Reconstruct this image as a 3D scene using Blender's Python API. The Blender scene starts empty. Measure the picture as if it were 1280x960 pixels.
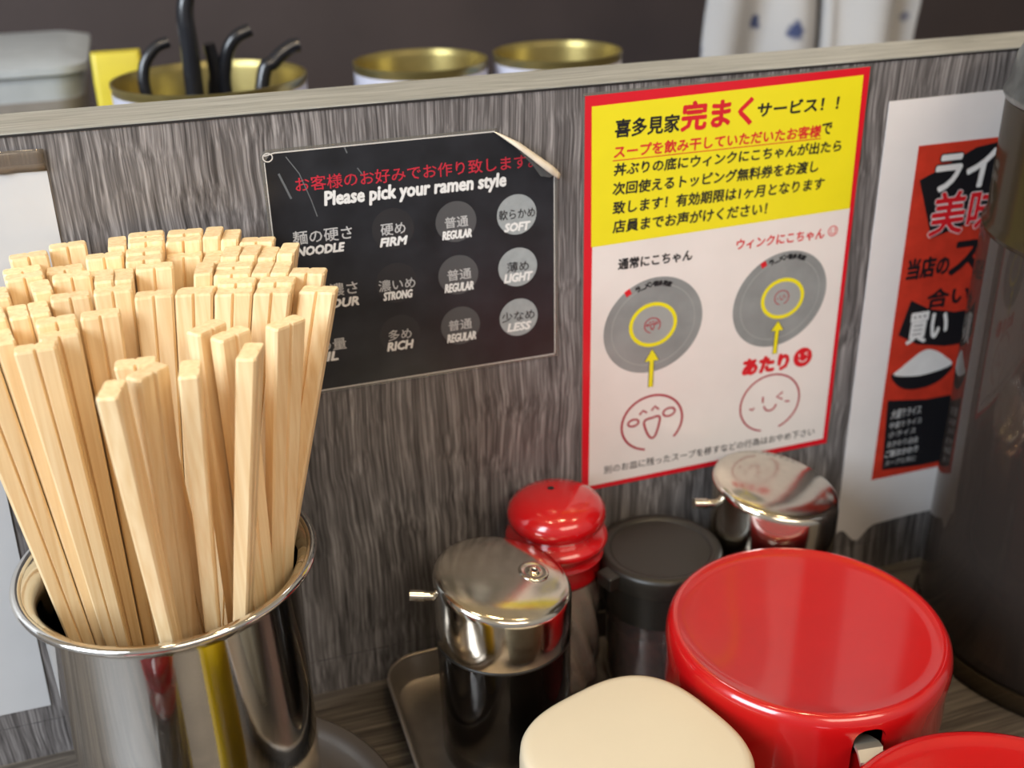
import bpy, bmesh, math, random
from math import sin, cos, pi, radians, hypot, atan2
from mathutils import Vector, Matrix

SC = bpy.context.scene
COL = SC.collection

# ------------------------------------------------------------------ camera
FPX = 1400.0
YAW, PITCH, ROLL = 0.302333, 0.452560, -0.022454
CAM = Vector((-0.186982, -0.478364, 0.409282))
def cam_axes():
    cy, sy, cp, sp, cr, sr = cos(YAW), sin(YAW), cos(PITCH), sin(PITCH), cos(ROLL), sin(ROLL)
    f = Vector((sy*cp, cy*cp, -sp)); r = Vector((cy, -sy, 0)); u = r.cross(f)
    return cr*r + sr*u, -sr*r + cr*u, f
_r, _u, _f = cam_axes()
cd = bpy.data.cameras.new('camera'); co = bpy.data.objects.new('camera', cd); COL.objects.link(co)
cd.sensor_width = 36.0; cd.lens = FPX/1280*36.0; cd.clip_start = 0.01; cd.clip_end = 50
co.matrix_world = Matrix(((_r.x, _u.x, -_f.x, CAM.x), (_r.y, _u.y, -_f.y, CAM.y), (_r.z, _u.z, -_f.z, CAM.z), (0, 0, 0, 1)))
cd.dof.use_dof = True; cd.dof.focus_distance = 0.455; cd.dof.aperture_fstop = 7.5
SC.camera = co

# ------------------------------------------------------------------ light
SC.view_settings.view_transform = 'Standard'; SC.view_settings.look = 'None'
SC.view_settings.gamma = 1.0; SC.view_settings.use_curve_mapping = False
SC.view_settings.exposure = 0.25
SC.cycles.use_denoising = True
SC.cycles.max_bounces = 10; SC.cycles.transparent_max_bounces = 16
SC.cycles.caustics_reflective = False; SC.cycles.caustics_refractive = False

w = bpy.data.worlds.new('room_light'); SC.world = w; w.use_nodes = True
nt = w.node_tree; nt.nodes.clear()
wo = nt.nodes.new('ShaderNodeOutputWorld'); bg = nt.nodes.new('ShaderNodeBackground')
tc = nt.nodes.new('ShaderNodeTexCoord'); sx = nt.nodes.new('ShaderNodeSeparateXYZ'); cr_ = nt.nodes.new('ShaderNodeValToRGB')
mp = nt.nodes.new('ShaderNodeMapRange'); mp.inputs[1].default_value = -1; mp.inputs[2].default_value = 1
nt.links.new(tc.outputs['Generated'], sx.inputs[0]); nt.links.new(sx.outputs[2], mp.inputs[0]); nt.links.new(mp.outputs[0], cr_.inputs[0])
e = cr_.color_ramp.elements
e[0].position = 0.0; e[0].color = (0.10, 0.085, 0.07, 1); e[1].position = 1.0; e[1].color = (0.40, 0.30, 0.17, 1)
m_ = cr_.color_ramp.elements.new(0.5); m_.color = (0.30, 0.29, 0.29, 1)
m2 = cr_.color_ramp.elements.new(0.68); m2.color = (0.52, 0.49, 0.45, 1)
nt.links.new(cr_.outputs[0], bg.inputs[0]); bg.inputs[1].default_value = 0.72
nt.links.new(bg.outputs[0], wo.inputs[0])

def area(name, loc, target, size, energy, color, sy=None):
    l = bpy.data.lights.new(name, 'AREA'); o = bpy.data.objects.new(name, l); COL.objects.link(o)
    l.size = size; l.energy = energy; l.color = color
    if sy: l.shape = 'RECTANGLE'; l.size_y = sy
    o.location = loc; o.rotation_euler = (Vector(target)-Vector(loc)).to_track_quat('-Z', 'Y').to_euler()
    return o
def bulb(name, loc, energy, color, r=0.035):
    l = bpy.data.lights.new(name, 'POINT'); o = bpy.data.objects.new(name, l); COL.objects.link(o)
    l.energy = energy; l.color = color; l.shadow_soft_size = r; o.location = loc
    return o
area('window_daylight', (-1.5, -0.75, 1.05), (-0.15, 0, 0.2), 1.1, 38, (0.82, 0.91, 1.0), 0.9)
area('room_glow', (0.3, -1.5, 1.3), (0, 0, 0.15), 1.2, 10, (1.0, 0.84, 0.66), 0.5)
bulb('ceiling_lamp_bulb', (0.05, -0.22, 1.05), 4.4, (1.0, 0.74, 0.40))
bulb('ceiling_lamp_bulb', (0.42, -0.30, 1.10), 2.0, (1.0, 0.74, 0.42))
bulb('ceiling_lamp_bulb', (-0.30, -0.28, 1.10), 2.4, (1.0, 0.80, 0.52))
bulb('kitchen_lamp_bulb', (0.15, 0.42, 0.95), 1.5, (0.92, 0.95, 1.0), 0.06)

# ------------------------------------------------------------------ materials
def new_mat(name):
    m = bpy.data.materials.new(name); m.use_nodes = True
    return m, m.node_tree, m.node_tree.nodes['Principled BSDF']
def setp(b, **k):
    for n, v in k.items():
        n = n.replace('_', ' ')
        if n in b.inputs: b.inputs[n].default_value = v
def C4(c): return (c[0], c[1], c[2], 1.0)
def srgb(r, g, b):
    f = lambda v: (v/255/12.92) if v/255 <= 0.04045 else ((v/255+0.055)/1.055)**2.4
    return (f(r), f(g), f(b))
def plain(name, col, rough=0.5, metal=0.0, coat=0.0, coat_rough=0.1, var=0.06, vscale=60, bump=0.0, bscale=400, spec=0.5):
    """a colour with a faint procedural mottling"""
    m, t, b = new_mat(name)
    c = t.nodes.new('ShaderNodeTexCoord'); n = t.nodes.new('ShaderNodeTexNoise'); n.inputs['Scale'].default_value = vscale; n.inputs['Detail'].default_value = 4
    r = t.nodes.new('ShaderNodeValToRGB')
    r.color_ramp.elements[0].position = 0.3; r.color_ramp.elements[1].position = 0.7
    r.color_ramp.elements[0].color = C4([v*(1-var) for v in col]); r.color_ramp.elements[1].color = C4([min(1, v*(1+var)) for v in col])
    t.links.new(c.outputs['Object'], n.inputs['Vector']); t.links.new(n.outputs['Fac'], r.inputs[0]); t.links.new(r.outputs[0], b.inputs['Base Color'])
    setp(b, Roughness=rough, Metallic=metal, Coat_Weight=coat, Coat_Roughness=coat_rough, Specular_IOR_Level=spec)
    if bump > 0:
        n2 = t.nodes.new('ShaderNodeTexNoise'); n2.inputs['Scale'].default_value = bscale; n2.inputs['Detail'].default_value = 3
        bp = t.nodes.new('ShaderNodeBump'); bp.inputs['Strength'].default_value = bump; bp.inputs['Distance'].default_value = 0.0005
        t.links.new(c.outputs['Object'], n2.inputs['Vector']); t.links.new(n2.outputs['Fac'], bp.inputs['Height']); t.links.new(bp.outputs[0], b.inputs['Normal'])
    return m
def grain(name, dark, mid, light, scale_fine, scale_mid, rough=0.5, warp=0.004, bump=0.15, coat=0.0):
    """printed wood grain: two stretched noises, slightly warped"""
    m, t, b = new_mat(name); N = t.nodes; L = t.links
    c = N.new('ShaderNodeTexCoord')
    wn = N.new('ShaderNodeTexNoise'); wn.inputs['Scale'].default_value = 9; wn.inputs['Detail'].default_value = 3
    L.new(c.outputs['Object'], wn.inputs['Vector'])
    sub = N.new('ShaderNodeVectorMath'); sub.operation = 'SUBTRACT'; sub.inputs[1].default_value = (0.5, 0.5, 0.5); L.new(wn.outputs['Color'], sub.inputs[0])
    sc = N.new('ShaderNodeVectorMath'); sc.operation = 'SCALE'; sc.inputs['Scale'].default_value = warp*6; L.new(sub.outputs[0], sc.inputs[0])
    ad = N.new('ShaderNodeVectorMath'); ad.operation = 'ADD'; L.new(c.outputs['Object'], ad.inputs[0]); L.new(sc.outputs[0], ad.inputs[1])
    def layer(s, detail):
        mu = N.new('ShaderNodeVectorMath'); mu.operation = 'MULTIPLY'; mu.inputs[1].default_value = s; L.new(ad.outputs[0], mu.inputs[0])
        n = N.new('ShaderNodeTexNoise'); n.inputs['Scale'].default_value = 1.0; n.inputs['Detail'].default_value = detail; n.inputs['Roughness'].default_value = 0.6
        L.new(mu.outputs[0], n.inputs['Vector']); return n
    a = layer(scale_fine, 3); d = layer(scale_mid, 3)
    mx = N.new('ShaderNodeMix'); mx.data_type = 'FLOAT'; mx.inputs[0].default_value = 0.38
    L.new(a.outputs['Fac'], mx.inputs[2]); L.new(d.outputs['Fac'], mx.inputs[3])
    r = N.new('ShaderNodeValToRGB'); el = r.color_ramp.elements
    el[0].position = 0.36; el[0].color = C4(dark); el[1].position = 0.66; el[1].color = C4(light)
    k = el.new(0.49); k.color = C4(mid)
    L.new(mx.outputs[0], r.inputs[0]); L.new(r.outputs[0], b.inputs['Base Color'])
    bp = N.new('ShaderNodeBump'); bp.inputs['Strength'].default_value = bump; bp.inputs['Distance'].default_value = 0.0006
    L.new(mx.outputs[0], bp.inputs['Height']); L.new(bp.outputs[0], b.inputs['Normal'])
    setp(b, Roughness=rough, Coat_Weight=coat, Coat_Roughness=0.3)
    return m
def film(name, tint, gloss_rough=0.06, ior=1.45, haze=None, haze_fac=0.0, gain=1.0):
    """thin clear or tinted plastic or glass wall: transparent with a fresnel reflection"""
    m = bpy.data.materials.new(name); m.use_nodes = True; t = m.node_tree; t.nodes.clear(); N = t.nodes; L = t.links
    o = N.new('ShaderNodeOutputMaterial'); tr = N.new('ShaderNodeBsdfTransparent'); gl = N.new('ShaderNodeBsdfGlossy'); fr = N.new('ShaderNodeFresnel'); mx = N.new('ShaderNodeMixShader')
    tr.inputs[0].default_value = C4(tint); gl.inputs['Roughness'].default_value = gloss_rough; fr.inputs[0].default_value = ior
    mg = N.new('ShaderNodeMath'); mg.operation = 'MULTIPLY'; mg.inputs[1].default_value = gain; mg.use_clamp = True
    L.new(fr.outputs[0], mg.inputs[0]); L.new(mg.outputs[0], mx.inputs[0]); L.new(gl.outputs[0], mx.inputs[2])
    if haze:
        df = N.new('ShaderNodeBsdfDiffuse'); df.inputs[0].default_value = C4(haze); m2 = N.new('ShaderNodeMixShader'); m2.inputs[0].default_value = haze_fac
        L.new(tr.outputs[0], m2.inputs[1]); L.new(df.outputs[0], m2.inputs[2]); L.new(m2.outputs[0], mx.inputs[1])
    else: L.new(tr.outputs[0], mx.inputs[1])
    L.new(mx.outputs[0], o.inputs[0])
    return m

M = {}
M['panel'] = grain('panel_wood', (0.045, 0.041, 0.041), (0.135, 0.125, 0.125), (0.37, 0.352, 0.352), (980, 980, 17), (330, 330, 6), 0.42, 0.0022, 0.2)
M['counter'] = grain('counter_wood', (0.035, 0.029, 0.025), (0.095, 0.08, 0.067), (0.22, 0.19, 0.155), (14, 620, 620), (6, 200, 200), 0.4, 0.002, 0.2)
M['ledge'] = grain('ledge_wood', (0.24, 0.235, 0.205), (0.36, 0.35, 0.31), (0.50, 0.49, 0.44), (18, 520, 520), (7, 150, 150), 0.45, 0.003, 0.1)
M['far_wall'] = plain('far_wall_brown', srgb(62, 53, 53), 0.6, var=0.15, vscale=8)
M['kitchen'] = plain('kitchen_steel', (0.16, 0.14, 0.13), 0.45, 0.4)
M['seam'] = plain('dark_seam', (0.012, 0.011, 0.012), 0.7)
M['steel'] = plain('polished_steel', (0.70, 0.68, 0.65), 0.085, 1.0, var=0.02, bump=0.02, bscale=900)
M['cap_steel'] = plain('worn_cap_steel', (0.70, 0.65, 0.56), 0.13, 1.0, var=0.05, vscale=220, bump=0.05, bscale=1800)
M['tray'] = plain('tray_steel', (0.42, 0.38, 0.345), 0.42, 0.8, var=0.1, vscale=90)
M['spoon_steel'] = plain('satin_spoon_steel', (0.80, 0.76, 0.66), 0.32, 0.75, var=0.04)
M['saucer'] = plain('saucer_steel', (0.46, 0.42, 0.39), 0.3, 0.9, var=0.05)
M['red'] = plain('red_plastic', srgb(182, 16, 18), 0.22, coat=1.0, coat_rough=0.06, var=0.03)
M['red_cap'] = plain('red_cap_plastic', srgb(198, 16, 22), 0.2, coat=0.9, coat_rough=0.05, var=0.03)
M['cream'] = plain('white_plastic', (0.64, 0.55, 0.40), 0.38, var=0.015, vscale=30)
M['black_plastic'] = plain('black_plastic', (0.016, 0.014, 0.011), 0.40, var=0.25, vscale=1500, bump=0.10, bscale=1500)
M['soy'] = plain('soy_sauce', (0.006, 0.004, 0.003), 0.15, coat=0.3)
M['glass'] = film('clear_glass', (0.93, 0.93, 0.92), 0.03, 1.5, gain=1.3)
M['glass_soy'] = film('sauce_pot_glass', (0.90, 0.89, 0.87), 0.04, 1.45, gain=0.8)
M['flute_glass'] = film('fluted_clear_glass', (0.93, 0.90, 0.87), 0.05, 1.5, haze=(0.85, 0.76, 0.66), haze_fac=0.30, gain=2.0)  # beige haze stands in for light the fluted glass would refract
M['jar_glass'] = film('jar_clear_glass', (0.90, 0.88, 0.87), 0.04, 1.5, haze=(0.6, 0.50, 0.44), haze_fac=0.08, gain=1.4)
M['yellow_bottle'] = plain('yellow_bottle_plastic', srgb(236, 196, 20), 0.3, coat=0.4)
M['chili'] = plain('chili_oil_paste', (0.075, 0.014, 0.012), 0.3, var=0.7, vscale=170, coat=0.4)
M['spice'] = plain('pepper_grains', (0.88, 0.72, 0.56), 0.5, var=0.3, vscale=260)  # kept extra pale: refracted brightness is put into the contents' colour
M['smoky'] = film('smoky_plastic', (0.42, 0.34, 0.29), 0.05, 1.5, haze=(0.12, 0.095, 0.082), haze_fac=0.25, gain=0.8)
M['smoky_collar'] = film('smoky_collar', (0.22, 0.165, 0.105), 0.16, 1.5, haze=(0.075, 0.055, 0.033), haze_fac=0.4, gain=0.5)
M['tea'] = plain('dark_tea', (0.036, 0.024, 0.019), 0.08, coat=0.5)
M['lid_grey'] = plain('grey_lid_plastic', (0.17, 0.175, 0.175), 0.3, 0.5, var=0.25, vscale=120, bump=0.1, bscale=300)
M['paper'] = plain('white_paper', (0.60, 0.61, 0.63), 0.35, coat=0.25, coat_rough=0.2, var=0.02)
M['sheet_white'] = plain('bright_white_paper', (0.80, 0.775, 0.775), 0.35, coat=0.25, coat_rough=0.2, var=0.02)
M['poster_white'] = plain('poster_white_print', (0.82, 0.76, 0.73), 0.3, coat=0.35, coat_rough=0.18, var=0.03, vscale=40)
M['poster_red'] = plain('red_print', srgb(218, 26, 42), 0.3, coat=0.35, coat_rough=0.18, var=0.02)
M['poster_yellow'] = plain('yellow_print', srgb(240, 226, 34), 0.3, coat=0.35, coat_rough=0.18, var=0.02)
M['ink'] = plain('black_ink', (0.012, 0.012, 0.015), 0.35, coat=0.3, coat_rough=0.2)
M['ink_red'] = plain('red_ink', srgb(214, 34, 44), 0.35, coat=0.3, coat_rough=0.2)
M['ink_maroon'] = plain('maroon_ink', srgb(168, 40, 58), 0.35)
M['ink_white'] = plain('white_ink', (0.80, 0.80, 0.79), 0.4)
M['ink_grey'] = plain('grey_ink', (0.50, 0.50, 0.50), 0.4)
M['menu_black'] = plain('menu_black_print', (0.016, 0.017, 0.021), 0.3, coat=0.3, coat_rough=0.22, var=0.5, vscale=45)
M['menu_red'] = plain('menu_red_ink', srgb(196, 44, 62), 0.4)
M['disc_dark'] = plain('charcoal_disc', (0.026, 0.026, 0.029), 0.4)
M['disc_mid'] = plain('grey_disc', (0.085, 0.086, 0.09), 0.4)
M['disc_light'] = plain('silver_disc', (0.34, 0.37, 0.38), 0.4, var=0.08, vscale=300)
M['bowl_grey'] = plain('printed_bowl_grey', (0.27, 0.28, 0.28), 0.3, coat=0.35, coat_rough=0.18, var=0.12, vscale=70)
M['bowl_light'] = plain('printed_bowl_light', (0.36, 0.37, 0.36), 0.3, coat=0.3, coat_rough=0.18)
M['orange'] = plain('orange_red_print', srgb(200, 58, 40), 0.35, coat=0.25, coat_rough=0.2, var=0.14, vscale=120)
M['curl'] = plain('curled_paper_back', (0.78, 0.70, 0.58), 0.4, var=0.08, vscale=200)
M['film_edge'] = film('laminate_film', (0.86, 0.85, 0.83), 0.12, 1.45, haze=(0.7, 0.68, 0.64), haze_fac=0.16)
M['scratch'] = plain('scuffed_film', (0.13, 0.14, 0.15), 0.5)
M['edge_highlight'] = plain('laminate_edge_highlight', (0.62, 0.60, 0.57), 0.3)  # white glint of the laminate edge, painted as a colour
M['tape'] = film('old_clear_tape', (0.80, 0.74, 0.66), 0.15, 1.45, haze=(0.55, 0.47, 0.40), haze_fac=0.22)
M['pink'] = plain('faded_pink_print', (0.55, 0.18, 0.22), 0.5, var=0.3, vscale=300)
M['can_white'] = plain('can_label_pale', (0.62, 0.62, 0.72), 0.35, var=0.05)
M['can_blue'] = plain('can_label_blue', (0.22, 0.32, 0.62), 0.35, var=0.1)
M['can_gold'] = plain('can_gold_lacquer', (0.42, 0.34, 0.13), 0.28, 0.8, var=0.12)
M['tool_black'] = plain('black_handle', (0.012, 0.013, 0.017), 0.25, coat=0.4)
M['tub'] = plain('translucent_grey_tub', (0.40, 0.43, 0.45), 0.4, var=0.06)
M['tub_low'] = plain('tub_lower_grey', (0.24, 0.22, 0.20), 0.5)  # darker grey for the lower part of the tub
M['yellow_pack'] = plain('yellow_packaging', (0.62, 0.52, 0.04), 0.4)
def cloth_mat():
    m, t, b = new_mat('white_towel_cloth'); N = t.nodes; L = t.links
    c = N.new('ShaderNodeTexCoord'); n = N.new('ShaderNodeTexVoronoi'); n.inputs['Scale'].default_value = 21; n.inputs['Randomness'].default_value = 0.8
    L.new(c.outputs['Object'], n.inputs['Vector'])
    no = N.new('ShaderNodeTexNoise'); no.inputs['Scale'].default_value = 110; L.new(c.outputs['Object'], no.inputs['Vector'])
    ad = N.new('ShaderNodeMath'); ad.operation = 'MULTIPLY_ADD'; ad.inputs[1].default_value = 0.25; L.new(no.outputs['Fac'], ad.inputs[0]); L.new(n.outputs['Distance'], ad.inputs[2])
    r = N.new('ShaderNodeValToRGB'); el = r.color_ramp.elements
    el[0].position = 0.26; el[0].color = C4((0.05, 0.07, 0.17)); el[1].position = 0.33; el[1].color = C4((0.50, 0.50, 0.51))
    L.new(ad.outputs[0], r.inputs[0]); L.new(r.outputs[0], b.inputs['Base Color'])
    n2 = N.new('ShaderNodeTexNoise'); n2.inputs['Scale'].default_value = 900; bp = N.new('ShaderNodeBump'); bp.inputs['Strength'].default_value = 0.6; bp.inputs['Distance'].default_value = 0.002
    L.new(c.outputs['Object'], n2.inputs['Vector']); L.new(n2.outputs['Fac'], bp.inputs['Height']); L.new(bp.outputs[0], b.inputs['Normal'])
    setp(b, Roughness=0.9); return m
M['cloth'] = cloth_mat()
def stick_mat():
    m, t, b = new_mat('pale_birch'); N = t.nodes; L = t.links
    c = N.new('ShaderNodeTexCoord'); oi = N.new('ShaderNodeObjectInfo')
    cb = N.new('ShaderNodeVectorMath'); cb.operation = 'SCALE'; cb.inputs[0].default_value = (1, 1, 1); L.new(oi.outputs['Random'], cb.inputs['Scale'])
    ad = N.new('ShaderNodeVectorMath'); ad.operation = 'ADD'; L.new(c.outputs['Object'], ad.inputs[0]); L.new(cb.outputs[0], ad.inputs[1])
    def lay(s, d):
        mu = N.new('ShaderNodeVectorMath'); mu.operation = 'MULTIPLY'; mu.inputs[1].default_value = s; L.new(ad.outputs[0], mu.inputs[0])
        n = N.new('ShaderNodeTexNoise'); n.inputs['Scale'].default_value = 1; n.inputs['Detail'].default_value = d; L.new(mu.outputs[0], n.inputs['Vector']); return n
    a = lay((520, 520, 9), 3)
    r = N.new('ShaderNodeValToRGB'); el = r.color_ramp.elements
    el[0].position = 0.32; el[0].color = C4(srgb(232, 198, 148)); el[1].position = 0.68; el[1].color = C4(srgb(246, 220, 176))
    L.new(a.outputs['Fac'], r.inputs[0])
    hs = N.new('ShaderNodeHueSaturation'); L.new(r.outputs[0], hs.inputs['Color'])
    mr = N.new('ShaderNodeMapRange'); mr.inputs[3].default_value = 0.90; mr.inputs[4].default_value = 1.06; L.new(oi.outputs['Random'], mr.inputs[0]); L.new(mr.outputs[0], hs.inputs['Value'])
    L.new(hs.outputs[0], b.inputs['Base Color'])
    f = lay((1500, 1500, 60), 2); bp = N.new('ShaderNodeBump'); bp.inputs['Strength'].default_value = 0.08; bp.inputs['Distance'].default_value = 0.0002
    L.new(f.outputs['Fac'], bp.inputs['Height']); L.new(bp.outputs[0], b.inputs['Normal'])
    setp(b, Roughness=0.55, Specular_IOR_Level=0.35); return m
M['stick'] = stick_mat()

# ------------------------------------------------------------------ builders
def mesh(name, vs, fs, mat, parent=None, smooth=False, loc=(0, 0, 0), sharp=None):
    me = bpy.data.meshes.new(name); me.from_pydata([tuple(v) for v in vs], [], fs); me.update()
    bm = bmesh.new(); bm.from_mesh(me); bmesh.ops.recalc_face_normals(bm, faces=bm.faces[:]); bm.to_mesh(me); bm.free()
    me.materials.append(mat)
    if smooth:
        me.polygons.foreach_set('use_smooth', [True]*len(me.polygons))
        if sharp is not None: me.set_sharp_from_angle(angle=radians(sharp))
    o = bpy.data.objects.new(name, me); COL.objects.link(o); o.location = loc
    if parent: o.parent = parent
    return o
def tag(o, label=None, cat=None, group=None, kind=None):
    if label: o['label'] = label
    if cat: o['category'] = cat
    if group: o['group'] = group
    if kind: o['kind'] = kind
    return o
def empty(name, loc, label, cat, group=None, rz=0):
    o = bpy.data.objects.new(name, None); COL.objects.link(o); o.location = loc; o.rotation_euler = (0, 0, rz); o.empty_display_size = 0.01
    return tag(o, label, cat, group)
def lathe(profile, n=64, fn=None, close=False):
    """profile: list of (r, z); fn(r,z,a)->(x,y,z) may shape it"""
    vs, fs, rings = [], [], []
    for r, z in profile:
        if r < 1e-6: rings.append([len(vs)]); vs.append((0, 0, z)); continue
        ids = []
        for i in range(n):
            a = 2*pi*i/n
            ids.append(len(vs)); vs.append(fn(r, z, a) if fn else (r*cos(a), r*sin(a), z))
        rings.append(ids)
    seq = list(zip(rings, rings[1:])) + ([(rings[-1], rings[0])] if close else [])
    for A, B in seq:
        if len(A) == 1 and len(B) == 1: continue
        for i in range(n):
            j = (i+1) % n
            if len(A) == 1: fs.append((A[0], B[i], B[j]))
            elif len(B) == 1: fs.append((A[i], A[j], B[0]))
            else: fs.append((A[i], A[j], B[j], B[i]))
    return vs, fs
def box(x0, x1, y0, y1, z0, z1):
    v = [(x, y, z) for x in (x0, x1) for y in (y0, y1) for z in (z0, z1)]
    return v, [(0, 1, 3, 2), (4, 6, 7, 5), (0, 4, 5, 1), (2, 3, 7, 6), (0, 2, 6, 4), (1, 5, 7, 3)]
def join(parts):
    V, F = [], []
    for v, f in parts:
        k = len(V); V += list(v); F += [tuple(i+k for i in q) for q in f]
    return V, F
def tube(path, rad, n=12):
    """round bar through points; rad number or list"""
    P = [Vector(p) for p in path]; R = rad if isinstance(rad, (list, tuple)) else [rad]*len(P)
    vs, fs = [], []; up = Vector((0, 0, 1)); prev = None
    for i, p in enumerate(P):
        t = (P[min(i+1, len(P)-1)] - P[max(i-1, 0)]).normalized()
        if prev is None:
            a = t.cross(up); a = a.normalized() if a.length > 0.05 else t.cross(Vector((1, 0, 0))).normalized()
        else: a = (prev - t*prev.dot(t)).normalized()
        prev = a; b = t.cross(a)
        for k in range(n): vs.append(p + R[i]*(cos(2*pi*k/n)*a + sin(2*pi*k/n)*b))
    for i in range(len(P)-1):
        for k in range(n):
            j = (k+1) % n; fs.append((i*n+k, i*n+j, (i+1)*n+j, (i+1)*n+k))
    fs.append(tuple(range(n))[::-1]); fs.append(tuple((len(P)-1)*n+k for k in range(n)))
    return vs, fs
def smooth_path(pts, n=8, closed=False):
    P = [Vector(p) for p in pts]; out = []; m = len(P)
    rng = range(m) if closed else range(m-1)
    for i in rng:
        p0 = P[(i-1) % m] if closed or i > 0 else P[0]; p1 = P[i]; p2 = P[(i+1) % m]; p3 = P[(i+2) % m] if closed or i+2 < m else P[-1]
        for k in range(n):
            t = k/n
            out.append(0.5*((2*p1) + (p2-p0)*t + (2*p0-5*p1+4*p2-p3)*t*t + (3*p1-p0-3*p2+p3)*t**3))
    if not closed: out.append(P[-1])
    return out
# flat prints on the partition: x and z in millimetres, y = distance in front of the wall in metres
def prism(pts, y0, y1):
    n = len(pts); vs = [(x/1000, -y0, z/1000) for x, z in pts] + [(x/1000, -y1, z/1000) for x, z in pts]
    return vs, [tuple(range(n)), tuple(range(2*n-1, n-1, -1))] + [(i, (i+1) % n, n+(i+1) % n, n+i) for i in range(n)]
def rect(x0, x1, z0, z1): return [(x0, z0), (x1, z0), (x1, z1), (x0, z1)]
def ell(cx, cz, rx, rz, rot=0, n=40, a0=0, a1=2*pi):
    full = abs(a1-a0-2*pi) < 1e-6
    A = [a0+(a1-a0)*i/(n if full else n-1) for i in range(n)]
    c, s = cos(rot), sin(rot)
    return [(cx+c*rx*cos(a)-s*rz*sin(a), cz+s*rx*cos(a)+c*rz*sin(a)) for a in A]
def ribbon(pts, wd, y, closed=False, t=0.00003):
    P = [Vector((p[0], p[1], 0)) for p in pts]; n = len(P); V, F = [], []
    for i, p in enumerate(P):
        a = P[(i-1) % n] if closed or i > 0 else p; b = P[(i+1) % n] if closed or i < n-1 else p
        d = (b-a).normalized(); nn = Vector((-d.y, d.x, 0))*wd/2
        for q, yy in ((p+nn, y), (p-nn, y), (p-nn, y+t), (p+nn, y+t)): V.append((q.x/1000, -yy, q.y/1000))
    for i in range(n if closed else n-1):
        j = (i+1) % n
        for k in range(4): F.append((i*4+k, i*4+(k+1) % 4, j*4+(k+1) % 4, j*4+k))
    if not closed: F.append((0, 1, 2, 3)); F.append(tuple((n-1)*4+k for k in (3, 2, 1, 0)))
    return V, F
def glyphs(items, y):
    """items: (text, x0, x1, z0, height, bold_mm, shear) fitted into its box"""
    V, F = [], []
    dg = None
    for body, x0, x1, z0, h, bold, shear in items:
        cu = bpy.data.curves.new('text', 'FONT'); cu.body = body; cu.resolution_u = 2; cu.size = 1
        ob = bpy.data.objects.new('text', cu); COL.objects.link(ob)
        bpy.context.view_layer.update(); dg = bpy.context.evaluated_depsgraph_get()
        me = ob.evaluated_get(dg).to_mesh()
        vs = [(v.co.x + shear*v.co.y, v.co.y) for v in me.vertices]; fs = [tuple(p.vertices) for p in me.polygons]
        if vs:
            ax = min(v[0] for v in vs); bx = max(v[0] for v in vs); az = min(v[1] for v in vs); bz = max(v[1] for v in vs)
            sx_, sz_ = (x1-x0)/max(bx-ax, 1e-6), h/max(bz-az, 1e-6)
            if bz-az < 0.3: sz_ = sx_
            offs = [(0, 0)] if bold <= 0 else [(-bold, 0), (bold, 0), (0, -bold), (0, bold), (.7*bold, .7*bold), (-.7*bold, -.7*bold), (.7*bold, -.7*bold), (-.7*bold, .7*bold)]
            for q, (ox, oz) in enumerate(offs):
                k = len(V)
                V += [((x0+(vx-ax)*sx_+ox)/1000, -y-q*1e-6, (z0+(vz-az)*sz_+oz)/1000) for vx, vz in vs]
                F += [tuple(i+k for i in f) for f in fs]
        ob.evaluated_get(dg).to_mesh_clear(); bpy.data.objects.remove(ob); bpy.data.curves.remove(cu)
    return V, F
def prints(name, parts, mat, parent, label=None):
    o = mesh(name, *join(parts), mat, parent)
    if label: o['label'] = label
    return o

# ------------------------------------------------------------------ setting
def struct(name, parts, mat): return tag(mesh(name, *join(parts), mat), kind='structure')
WT = 0.309      # top of the partition
struct('wall_back', [box(-1.0, 1.0, 0.0, 0.0405, 0.0219, WT-0.0009)], M['panel'])
struct('baseboard_back', [box(-1.0, 1.0, 0.0, 0.0405, 0.0, 0.0213)], M['panel'])
struct('trim_1', [box(-1.0, 1.0, 0.0008, 0.04, 0.0213, 0.0219), box(-1.0, 1.0, -0.0004, 0.0400, WT-0.0009, WT-0.0001)], M['seam'])
struct('trim_2', [box(-1.0, 1.0, 0.0004, 0.0405, WT-0.0001, WT+0.0004)], M['ledge'])
struct('wall_far', [box(-1.6, 1.9, 0.78, 0.82, -0.1, 1.5)], M['far_wall'])
ct = mesh('countertop', *box(-1.0, 1.0, -0.55, 0.0, -0.03, 0.0), M['counter'])
tag(ct, 'dark brown wood grain counter in front of the upright panel', 'counter')
kc = mesh('kitchen_counter', *box(-1.2, 1.3, 0.0405, 0.78, 0.13, 0.158), M['kitchen'])
tag(kc, 'kitchen shelf hidden low behind the panel, carrying the three cans', 'counter')
struct('floor', [box(-1.6, 1.9, -2.2, 0.82, -0.82, -0.80)], M['far_wall'])

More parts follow.
